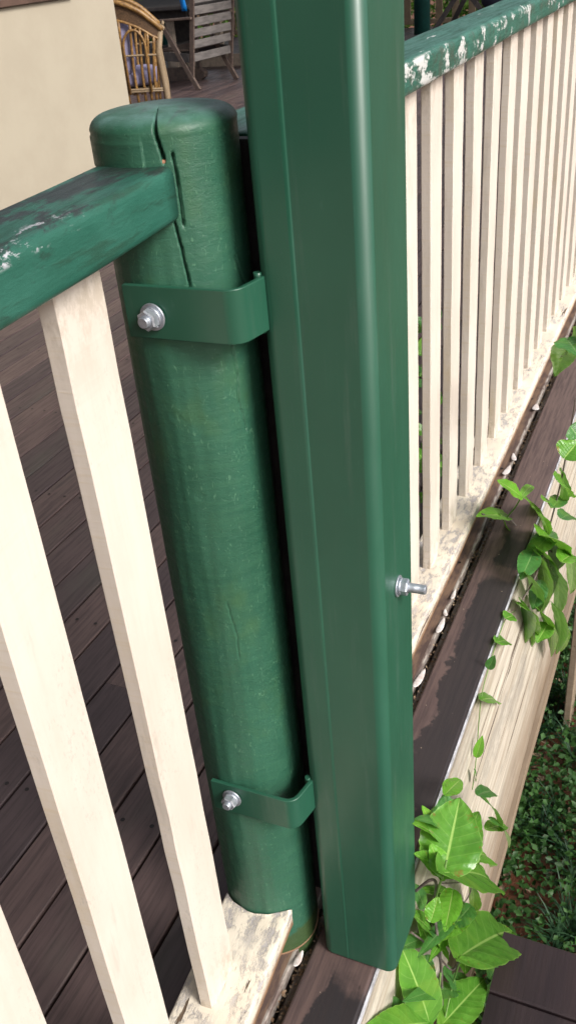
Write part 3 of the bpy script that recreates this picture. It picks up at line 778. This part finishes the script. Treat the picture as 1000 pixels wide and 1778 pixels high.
# ------------------------------------------------------------ foliage
def leaf_cloud(pts, size, rng, up=.5, asp=2.2):
    """numpy leaf quads (two triangles folded) about the points"""
    n = len(pts); d = rng.normal(size=(n, 3)); d[:, 2] *= .5; d /= np.linalg.norm(d, axis=1)[:, None]
    nn = rng.normal(size=(n, 3)); nn[:, 2] = abs(nn[:, 2]) + up; s = np.cross(d, nn); s /= np.linalg.norm(s, axis=1)[:, None]
    L = size*(.6+.8*rng.random(n))[:, None]; wv = L/asp
    a = pts; c = pts+d*L; m_ = pts+d*L*.45; up_ = np.cross(s, d)*wv*.25
    V = np.stack([a, m_-s*wv*.5+up_, c, m_+s*wv*.5+up_], 1).reshape(-1, 3)
    k = np.arange(n)*4; F_ = np.stack([np.stack([k, k+1, k+2], 1), np.stack([k, k+2, k+3], 1)], 1).reshape(-1, 3)
    return V, F_
def np_mesh(name, V, F_, m):
    me = bpy.data.meshes.new(name); me.vertices.add(len(V)); me.vertices.foreach_set('co', V.astype(np.float32).ravel())
    me.loops.add(len(F_)*3); me.loops.foreach_set('vertex_index', F_.astype(np.int32).ravel())
    me.polygons.add(len(F_)); me.polygons.foreach_set('loop_start', np.arange(len(F_), dtype=np.int32)*3)
    me.polygons.foreach_set('loop_total', np.full(len(F_), 3, dtype=np.int32)); me.update(); me.validate(); me.materials.append(m); return me
def mat_fol(name, c, c2, trans=.3):
    g = G(name, .5, .35); base = g.mix(g.ramp(g.noise(g.co(rnd=False), 7, 4), .35, .65), c, c2)
    fine = g.noise(g.co(rnd=False), 60, 2); base = g.mix(g.ramp(fine, .4, .7, 0, .6), base, tuple(x*.55 for x in c)); g.color(base)
    out = g.t.nodes['Material Output']; tr = g.N('ShaderNodeBsdfTranslucent'); mx = g.N('ShaderNodeMixShader'); mx.inputs[0].default_value = trans
    g.L(base, tr.inputs[0]); g.L(g.p.outputs[0], mx.inputs[1]); g.L(tr.outputs[0], mx.inputs[2]); g.L(mx.outputs[0], out.inputs[0]); return g.m
M_FOL1 = mat_fol('clover_green', (.028,.085,.018), (.06,.15,.032)); M_FOL2 = mat_fol('grass_green', (.022,.07,.03), (.05,.12,.05))
M_BUSH = mat_fol('bush_green', (.09,.2,.03), (.16,.3,.05), .45)
rng = np.random.default_rng(5)
def gz(x, y): return -1.8 + .05*noise.noise(Vector((x*1.5, y*1.5, 0)))
# clumps of small-leaved ground cover in the garden
P = []
for _ in range(700):
    cx, cy = rng.uniform(1.2, 7), rng.uniform(-1.8, 1.4)
    if noise.noise(Vector((cx*2.2, cy*2.2, 7))) < .0: continue
    r = rng.uniform(.08, .22); n = int(200*r/.12); q = rng.normal(size=(n, 3))*r*np.array([1, 1, .42]); q[:, 2] = abs(q[:, 2])
    q += np.array([cx, cy, gz(cx, cy)+.02]); P.append(q)
P = np.concatenate(P); V, F_ = leaf_cloud(P, .027, rng, 1.0, 1.5)
obj('ground_cover', np_mesh('ground_cover', V, F_, M_FOL1), kind='stuff', label='low small-leaved weeds covering the red soil', cat='ground cover')
# strappy tufts
VV, FF = [], []; base_i = 0
for _ in range(650):
    cx, cy = rng.uniform(1.3, 7), rng.uniform(-1.8, 1.4)
    if noise.noise(Vector((cx*1.1, cy*1.1, 17))) < -.05: continue
    z = gz(cx, cy)
    for k in range(26):
        a = rng.uniform(0, 2*math.pi); L = rng.uniform(.1, .24); le = rng.uniform(.35, 1.1); wd = rng.uniform(.0025, .006)
        dx, dy = math.cos(a), math.sin(a); prev = None
        for s_ in range(4):
            t = s_/3; rr = L*le*t; zz = z + L*(t - .75*le*t*t); w_ = wd*(1-t*.85)
            p = (cx+dx*rr, cy+dy*rr, zz); VV += [(p[0]-dy*w_, p[1]+dx*w_, p[2]), (p[0]+dy*w_, p[1]-dx*w_, p[2])]
            if s_: FF += [(base_i-2, base_i-1, base_i+1), (base_i-2, base_i+1, base_i)]
            base_i += 2
obj('grass_tufts', np_mesh('grass_tufts', np.array(VV), np.array(FF), M_FOL2), kind='stuff', label='dark strappy grass tufts among the weeds', cat='grass')
P = np.stack([rng.uniform(1.2, 8, 1800), rng.uniform(-2.2, 1.2, 1800), np.zeros(1800)], 1)
for q in P: q[2] = gz(q[0], q[1]) + rng.uniform(.0, .05)
V, F_ = leaf_cloud(P, .06, rng, 3, 2.6); obj('leaf_litter', np_mesh('leaf_litter', V, F_, M_DEBRIS), kind='stuff', label='dry brown fallen leaves on the red soil', cat='leaf litter')
P = np.stack([rng.uniform(1.6, 7, 110), rng.uniform(-1, .9, 110), np.zeros(110)], 1)
for q in P: q[2] = gz(q[0], q[1]) + rng.uniform(.05, .13)
V, F_ = leaf_cloud(P, .038, rng, 2, 2.2); obj('fallen_petals', np_mesh('fallen_petals', V, F_, M_PETAL), kind='stuff', label='pale petals fallen on the weeds', cat='petals')

# bushes beyond the far balustrade
def bush(x, y, r, h, lab):
    e = empty('garden_bush', (x, y, -1.8), lab, 'bush', 'bushes beyond the far balustrade')
    b = bmesh.new(); tube(b, curve_pts([(0,0,0), (.1,.05,h*.4), (-.05,.1,h*.8)], 8), [.07-.006*i for i in range(9)], 8)
    for k in range(6):
        a = k*1.1; tube(b, curve_pts([(0,0,h*(.2+.08*k)), (r*.4*math.cos(a), r*.4*math.sin(a), h*(.4+.07*k)), (r*.75*math.cos(a), r*.75*math.sin(a), h*(.55+.07*k))], 5), .02, 6)
    obj('trunk', b, M_STEM, e)
    n = 5200; cl = rng.normal(size=(70, 3)); cl /= np.linalg.norm(cl, axis=1)[:, None]; cl *= rng.uniform(.35, 1, (70, 1))*np.array([r, r, h*.52]); cl[:, 2] += h*.47
    q = cl[rng.integers(0, 70, n)] + rng.normal(size=(n, 3))*r*.16
    V, F_ = leaf_cloud(q, .13, rng, .6, 2.2); obj('crown', np_mesh('crown', V, F_, M_BUSH), parent=e)
BL = ['bright green bush beyond the far balustrade just right of the dark teal post', 'bright green bush behind the far balustrade, hidden by the tall steel post', 'bright green bush seen over the far handrail behind the navy folding chair',
      'green bush glimpsed right of the far teal post behind the table', 'green bush beyond the deck behind the slatted chair', 'green bush behind the rattan armchair at the far deck edge']
for i, (x, y) in enumerate(((17.4, 4.0), (17.2, 5.9), (17.5, 2.1), (17.3, 9.2), (17.8, 7.7), (17.4, 11))):
    bush(x, y, 1.15, 3.3+.3*(i % 3), BL[i])

# ------------------------------------------------------------ passionfruit vines
def leaf_mesh(L, Wd, kind='oval', curl=.12, fold=.18, seed=0, m=None, nu=48, nv=14):
    """leaf in local space: base at the origin, tip at +X, face up +Z, UV u along, v across"""
    rr = random.Random(seed); b = bmesh.new(); uvl = b.loops.layers.uv.new('UVMap')
    def lobe(L, Wd, ang, z_off, x_off=0):
        grid = []
        ca_, sa_ = math.cos(ang), math.sin(ang)
        for i in range(nu+1):
            u = i/nu
            wv = (math.sin(math.pi*min(1, u**.80))**.70)*(1-.18*u**3) if kind != 'round' else math.sin(math.pi*u**.78)**.62
            wv = max(wv, .03 if i == 0 else 0.0)
            ser = 1+.045*abs(math.sin(u*math.pi*11))
            row_ = []
            for j in range(nv+1):
                v = 2*j/nv-1
                y = v*Wd/2*wv*(ser if abs(v) > .99 else 1)
                x = L*(u - .06*abs(v)**1.5*(1-u))
                z = abs(v)**1.3*fold*Wd*.5*wv - curl*L*u*u
                z += .062*Wd*abs(math.sin((u-.22*abs(v))*8*math.pi))**.8*(abs(v)**.4)*(1-abs(v)*.5)*(1-.5*u) + .03*Wd*math.sin(u*17+seed)*abs(v)**3    # quilted between veins
                z += .05*Wd*noise.noise(Vector((u*3+seed, v*2, ang)))*abs(v)
                x2, y2 = x*ca_-y*sa_, x*sa_+y*ca_
                row_.append(b.verts.new((x2+x_off, y2, z+z_off)))
            grid.append(row_)
        for i in range(nu):
            for j in range(nv):
                f = b.faces.new((grid[i][j], grid[i+1][j], grid[i+1][j+1], grid[i][j+1])); f.smooth = True
                for lp, (ii, jj) in zip(f.loops, ((i,j),(i+1,j),(i+1,j+1),(i,j+1))): lp[uvl].uv = (ii/nu, jj/nv)
    lobe(L, Wd, 0, 0)
    if kind == 'three': 
        lobe(L*.86, Wd*.78, R(50), -.0012); lobe(L*.8, Wd*.78, R(-50), -.0022)
    if kind == 'two': lobe(L*.85, Wd*.85, R(-42), -.0015)
    if kind == 'twol': lobe(L*.85, Wd*.85, R(42), -.0015)
    me = bpy.data.meshes.new('leaf'); b.normal_update(); b.to_mesh(me); b.free(); me.materials.append(m or M_LEAF); return me
def place_leaf(parent, A, B, Wd, kind='oval', m=None, nrm=None, curl=.12, fold=.18, seed=0):
    A, B = Vector(A), Vector(B); d = B-A; L = d.length; d.normalize()
    n_ = Vector(nrm) if nrm is not None else ((CAM - (A+B)/2).normalized()*.75 + Vector((0, -.2, .75))).normalized()
    s_ = n_.cross(d).normalized(); n_ = d.cross(s_)
    o = bpy.data.objects.new('leaf', leaf_mesh(L, Wd, kind, curl, fold, seed, m)); link(o, parent)
    mw = Matrix((d, s_, n_)).transposed().to_4x4(); mw.translation = A - Vector(parent.location)
    o.matrix_local = mw; return o
def pxleaf(parent, a, c, y, Wd, kind='oval', m=None, **k):
    """a, c: photo pixels of leaf base and tip; y: depths (one or two distances outside/inside the deck edge plane)"""
    ya, yc = y if isinstance(y, tuple) else (y, y)
    return place_leaf(parent, on_y(a[0], a[1], ya), on_y(c[0], c[1], yc), Wd, kind, m, **k)
v1 = empty('passionfruit_vine', (.9, .2, -.1), 'lower passionfruit vine with big glossy leaves beside the foot of the steel post', 'vine')
L1 = [ # base px, tip px, y plane, width, kind, material
 ((770,1519),(800,1381),(.215,.22),.078,'oval',M_LEAF), ((768,1517),(907,1500),(.210,.165),.082,'oval',M_LEAF), ((768,1518),(752,1470),(.22,.235),.03,'oval',M_LEAFY),
 ((799,1662),(921,1580),(.2,.165),.10,'round',M_LEAF), ((801,1662),(898,1632),(.205,.18),.06,'oval',M_LEAFD),
 ((745,1776),(712,1650),(.235,.26),.062,'oval',M_LEAF), ((768,1780),(852,1686),(.23,.19),.062,'oval',M_LEAF), ((745,1778),(655,1776),(.235,.26),.05,'oval',M_LEAF),
 ((829,1381),(881,1354),(.21,.2),.026,'oval',M_LEAFD), ((833,1384),(894,1422),(.215,.2),.028,'oval',M_LEAFD),
 ((852,1424),(913,1449),(.22,.19),.024,'oval',M_LEAFD), ((800,1490),(893,1458),(.225,.2),.05,'oval',M_LEAFY),
 ((773,1380),(806,1344),(.245,.245),.026,'oval',M_LEAFY), ((762,1462),(741,1405),(.245,.26),.024,'oval',M_LEAFY),
 ((771,1450),(776,1385),(.25,.25),.045,'oval',M_LEAFD),
 ((845,1740),(911,1690),(.21,.175),.05,'oval',M_LEAFD), ((846,1742),(924,1757),(.215,.18),.032,'oval',M_LEAFD), ((878,1662),(920,1678),(.21,.19),.022,'oval',M_LEAFD),
 ((822,1762),(875,1786),(.215,.2),.035,'oval',M_LEAFD), ((760,1640),(792,1668),(.235,.215),.024,'oval',M_LEAFY), ((748,1600),(760,1560),(.24,.235),.028,'oval',M_LEAFY),
 ((745,1640),(730,1600),(.25,.26),.03,'oval',M_LEAF), ((770,1590),(800,1560),(.235,.23),.035,'oval',M_LEAF), ((790,1640),(770,1590),(.24,.24),.04,'oval',M_LEAFD),
 ((770,1690),(800,1712),(.24,.22),.04,'oval',M_LEAFD), ((740,1690),(722,1660),(.25,.26),.03,'oval',M_LEAFD), ((800,1460),(850,1500),(.245,.24),.05,'oval',M_LEAFD),
 ((735,1630),(700,1640),(.26,.262),.025,'oval',M_LEAFD),
 ((760,1440),(790,1395),(.255,.25),.05,'oval',M_LEAF), ((800,1520),(862,1560),(.24,.225),.05,'oval',M_LEAF), ((845,1440),(893,1420),(.235,.22),.035,'oval',M_LEAF),
 ((795,1590),(760,1570),(.24,.25),.035,'oval',M_LEAF), ((735,1575),(726,1540),(.262,.266),.025,'oval',M_LEAFD), ((790,1720),(830,1690),(.235,.225),.05,'oval',M_LEAFD),
 ((730,1700),(745,1660),(.258,.25),.04,'oval',M_LEAFD), ((815,1790),(905,1792),(.21,.18),.06,'oval',M_LEAF), ((795,1500),(835,1400),(.235,.235),.05,'oval',M_LEAF),
 ((770,1519),(735,1480),(.225,.24),.035,'oval',M_LEAF), ((700,1790),(690,1740),(.27,.272),.04,'oval',M_LEAFD), ((850,1700),(870,1660),(.225,.22),.035,'oval',M_LEAFD),
]
rl = random.Random(21)
for k in range(40):
    t_ = rl.random(); ax_ = 770 + rl.uniform(-28, 75)*(.4+.6*t_); ay = 1440 + 350*t_
    if ax_ > 850 and ay > 1520: ax_ -= 50
    an = rl.uniform(0, 2*math.pi); ln = rl.uniform(32, 66)
    bx_, by_ = ax_+ln*math.cos(an), ay+ln*math.sin(an)
    if bx_ < 735 or bx_ > 900: continue
    yy = rl.uniform(.235, .262); L1.append(((ax_, ay), (bx_, by_), (yy, yy-.015), rl.uniform(.026, .045), 'oval', rl.choice([M_LEAF, M_LEAFD, M_LEAFY])))
for i, (a, c, y, wd, kd, m_) in enumerate(L1):
    pxleaf(v1, a, c, y, wd*(1.16 if i < 16 else 1.0), kd, m_, seed=i, curl=.08+.03*(i % 3), fold=.12+.05*(i % 2))
def stem(parent, pts, r, m):
    b = bmesh.new(); P_ = [on_y(px, py, y) for px, py, y in pts]; tube(b, curve_pts(P_, 8*len(P_)), r, 8); o = obj('stem', b, m, parent); o.location = -Vector(parent.location); return o
stem(v1, [(753,1572,.25),(757,1610,.24),(762,1650,.235),(766,1690,.235),(768,1790,.25)], .0026, M_STEM)
stem(v1, [(722,1548,.265),(745,1530,.245),(757,1535,.24),(753,1572,.25)], .0024, M_STEM)
stem(v1, [(714,1620,.265),(740,1640,.25),(764,1665,.24),(785,1685,.22),(801,1662,.205)], .0018, M_STEM)
stem(v1, [(753,1572,.25),(762,1540,.235),(770,1519,.215),(775,1495,.212)], .0018, M_STEMG)
stem(v1, [(768,1535,.225),(815,1535,.225),(812,1560,.23),(790,1585,.235)], .0012, M_STEM)
stem(v1, [(765,1690,.235),(760,1730,.235),(746,1776,.235)], .0018, M_STEMG)
stem(v1, [(801,1662,.2),(792,1690,.215),(786,1710,.23),(770,1780,.23)], .0016, M_STEMG)

v2 = empty('passionfruit_vine', (1.7, .25, -.1), 'upper passionfruit vine reaching over the dark edge board at the right', 'vine')
L2 = [
 ((904,862),(871,831),(.30,.33),.04,'oval',M_LEAFY), ((905,862),(936,821),(.30,.30),.024,'oval',M_LEAFY), ((906,862),(982,895),(.30,.25),.05,'oval',M_LEAFY),
 ((882,898),(840,882),(.345,.36),.045,'oval',M_LEAFY), ((868,896),(896,930),(.35,.33),.038,'oval',M_LEAF),
 ((938,930),(1008,925),(.23,.2),.085,'round',M_LEAFY), ((926,884),(968,912),(.25,.23),.045,'oval',M_LEAF), ((975,975),(1010,945),(.2,.18),.06,'oval',M_LEAFY),
 ((968,835),(1004,848),(.2,.17),.06,'oval',M_LEAF), ((980,795),(1004,765),(.2,.18),.06,'oval',M_LEAF), ((985,600),(975,620),(.2,.24),.05,'oval',M_LEAFD), ((985,610),(1004,578),(.2,.18),.07,'oval',M_LEAF),
 ((985,590),(1006,612),(.2,.17),.06,'oval',M_LEAFD), ((960,880),(985,850),(.23,.22),.04,'oval',M_LEAFD), ((975,900),(1003,880),(.22,.2),.05,'oval',M_LEAFD),
 ((925,960),(906,1002),(.255,.26),.05,'oval',M_LEAFD), ((928,958),(980,1030),(.25,.22),.06,'oval',M_LEAF), ((935,955),(998,992),(.24,.21),.05,'oval',M_LEAF),
 ((915,1000),(955,1040),(.25,.24),.05,'oval',M_LEAFD), ((905,1045),(940,1090),(.26,.25),.05,'oval',M_LEAFD), ((903,1052),(968,1072),(.26,.23),.05,'oval',M_LEAF),
 ((935,1060),(985,1110),(.24,.22),.05,'oval',M_LEAF), ((960,1050),(1003,1100),(.22,.19),.055,'oval',M_LEAFD), ((950,1085),(935,1110),(.24,.25),.05,'oval',M_LEAF),
 ((975,1070),(990,1120),(.22,.21),.05,'oval',M_LEAF), ((955,980),(1002,1040),(.23,.2),.06,'oval',M_LEAFD), ((960,925),(925,950),(.24,.25),.05,'oval',M_LEAFD),
 ((985,960),(1010,1010),(.2,.19),.06,'oval',M_LEAF), ((940,1010),(925,1060),(.25,.26),.045,'oval',M_LEAFD), ((950,940),(990,965),(.24,.22),.05,'oval',M_LEAFD),
 ((990,740),(1006,760),(.2,.18),.05,'oval',M_LEAFD), ((975,820),(990,870),(.22,.21),.05,'oval',M_LEAFD), ((945,870),(972,858),(.25,.24),.04,'oval',M_LEAFY),
]
for i, (a, c, y, wd, kd, m_) in enumerate(L2):
    pxleaf(v2, a, c, y, wd, kd, m_, seed=40+i, curl=.1+.05*(i % 3), fold=.15+.08*(i % 2))
stem(v2, [(836,893,.37),(858,896,.36),(880,898,.345),(905,922,.31),(935,948,.27),(965,960,.24),(1010,975,.2)], .0024, M_STEM)
stem(v2, [(880,898,.345),(895,880,.32),(905,862,.30)], .0018, M_STEMG)
stem(v2, [(910,965,.285),(925,950,.27),(945,936,.25),(960,925,.24)], .0013, M_STEM)
stem(v2, [(1000,690,.2),(975,830,.22),(950,930,.25),(930,1000,.25),(905,1045,.26)], .002, M_STEM)
v3 = empty('passionfruit_sprig', (1.2, .27, -.2), 'row of small single leaves poking out along the top of the bare beam', 'vine')
L3 = [((835,1216),(882,1201),.272,.038,M_LEAF), ((862,1116),(892,1104),.272,.036,M_LEAF), ((878,1074),(894,1066),.272,.034,M_LEAF), ((848,1161),(858,1140),.272,.02,M_LEAFD),
      ((827,1314),(837,1282),.272,.02,M_LEAFY), ((825,1356),(830,1336),.272,.014,M_LEAFD)]
for i, (a, c, y, wd, m_) in enumerate(L3): pxleaf(v3, a, c, (y, y-.01), wd, 'oval', m_, seed=90+i)
stem(v3, [(895,1060,.276),(878,1075,.276),(862,1117,.276),(848,1161,.276),(835,1216,.276),(827,1314,.276),(820,1372,.274)], .001, M_STEMG)

# creeper on the deck behind the right balustrade
v4 = empty('garden_creeper', (2.2, .62, 0), 'green creeper seen through the gap between the first far pickets', 'plant')
for i in range(46):
    x = rd.uniform(1.75, 3.0); y = .51 + (x-1.7)*.27 + rd.uniform(-.05, .07); z = rd.uniform(.0, .12)
    A = Vector((x, y, z)); a = rd.uniform(0, 6.28); Bp = A + Vector((math.cos(a)*.05, math.sin(a)*.05, rd.uniform(-.01, .05)))
    place_leaf(v4, A, Bp, .036, 'oval', rd.choice([M_LEAF, M_LEAFD]), seed=200+i)
b = bmesh.new(); tube(b, curve_pts([(1.7, .5, .01), (2.1, .62, .05), (2.6, .74, .04), (3.0, .86, .02)], 24), .003, 6); o = obj('stem', b, M_STEM, v4); o.location = -Vector(v4.location)

# ------------------------------------------------------------ bits lying in the gap
P = np.stack([rng.uniform(-.3, 5, 2600), rng.uniform(.374, .398, 2600), rng.uniform(-.024, -.010, 2600)], 1)
V, F_ = leaf_cloud(P, .0065, rng, 1, 1.5)
obj('gap_litter', np_mesh('gap_litter', V, F_, M_DEBRIS), kind='stuff', label='brown leaf crumbs packed in the gap beside the edge board', cat='leaf litter')
def petal(px, py, Lp, Wp, ang, lab):
    Lp *= 1.35; Wp *= .68; ang *= .5
    c = on_z(px, py, .003); b = bmesh.new(); bmesh.ops.create_uvsphere(b, u_segments=16, v_segments=10, radius=1)
    for v in b.verts: v.co = Vector((v.co.x*Lp/2, v.co.y*Wp/2*(1-.25*v.co.x), v.co.z*.0016 + .004*v.co.x*v.co.x))
    o = smooth(obj('fallen_petal', b, M_PETAL, label=lab, cat='petal', group='white petals in the board gap')); o.location = c; o.rotation_euler.z = ang; o.rotation_euler.y = .12
petal(765, 1088, .046, .019, .05, 'long white petal in the gap right of the steel post bolt')
petal(773, 1066, .02, .014, .6, 'small curled petal just above the long white petal')
petal(787, 1034, .032, .013, .1, 'narrow grey white petal below the pickets in the gap')
petal(880, 818, .05, .024, -.1, 'broad white petal beside the upper vine leaf')
petal(892, 795, .04, .02, .5, 'pinkish white petal above the broad one in the gap')
petal(930, 708, .042, .03, .2, 'round white petal highest in the gap')
petal(728, 1180, .05, .02, -.1, 'grey white petal half hidden at the steel post edge')
petal(518, 1668, .022, .014, -.1, 'small white petal against the foot of the round post')

# ------------------------------------------------------------ render hints
S.render.engine = 'CYCLES'
S.cycles.max_bounces = 8; S.cycles.transparent_max_bounces = 8
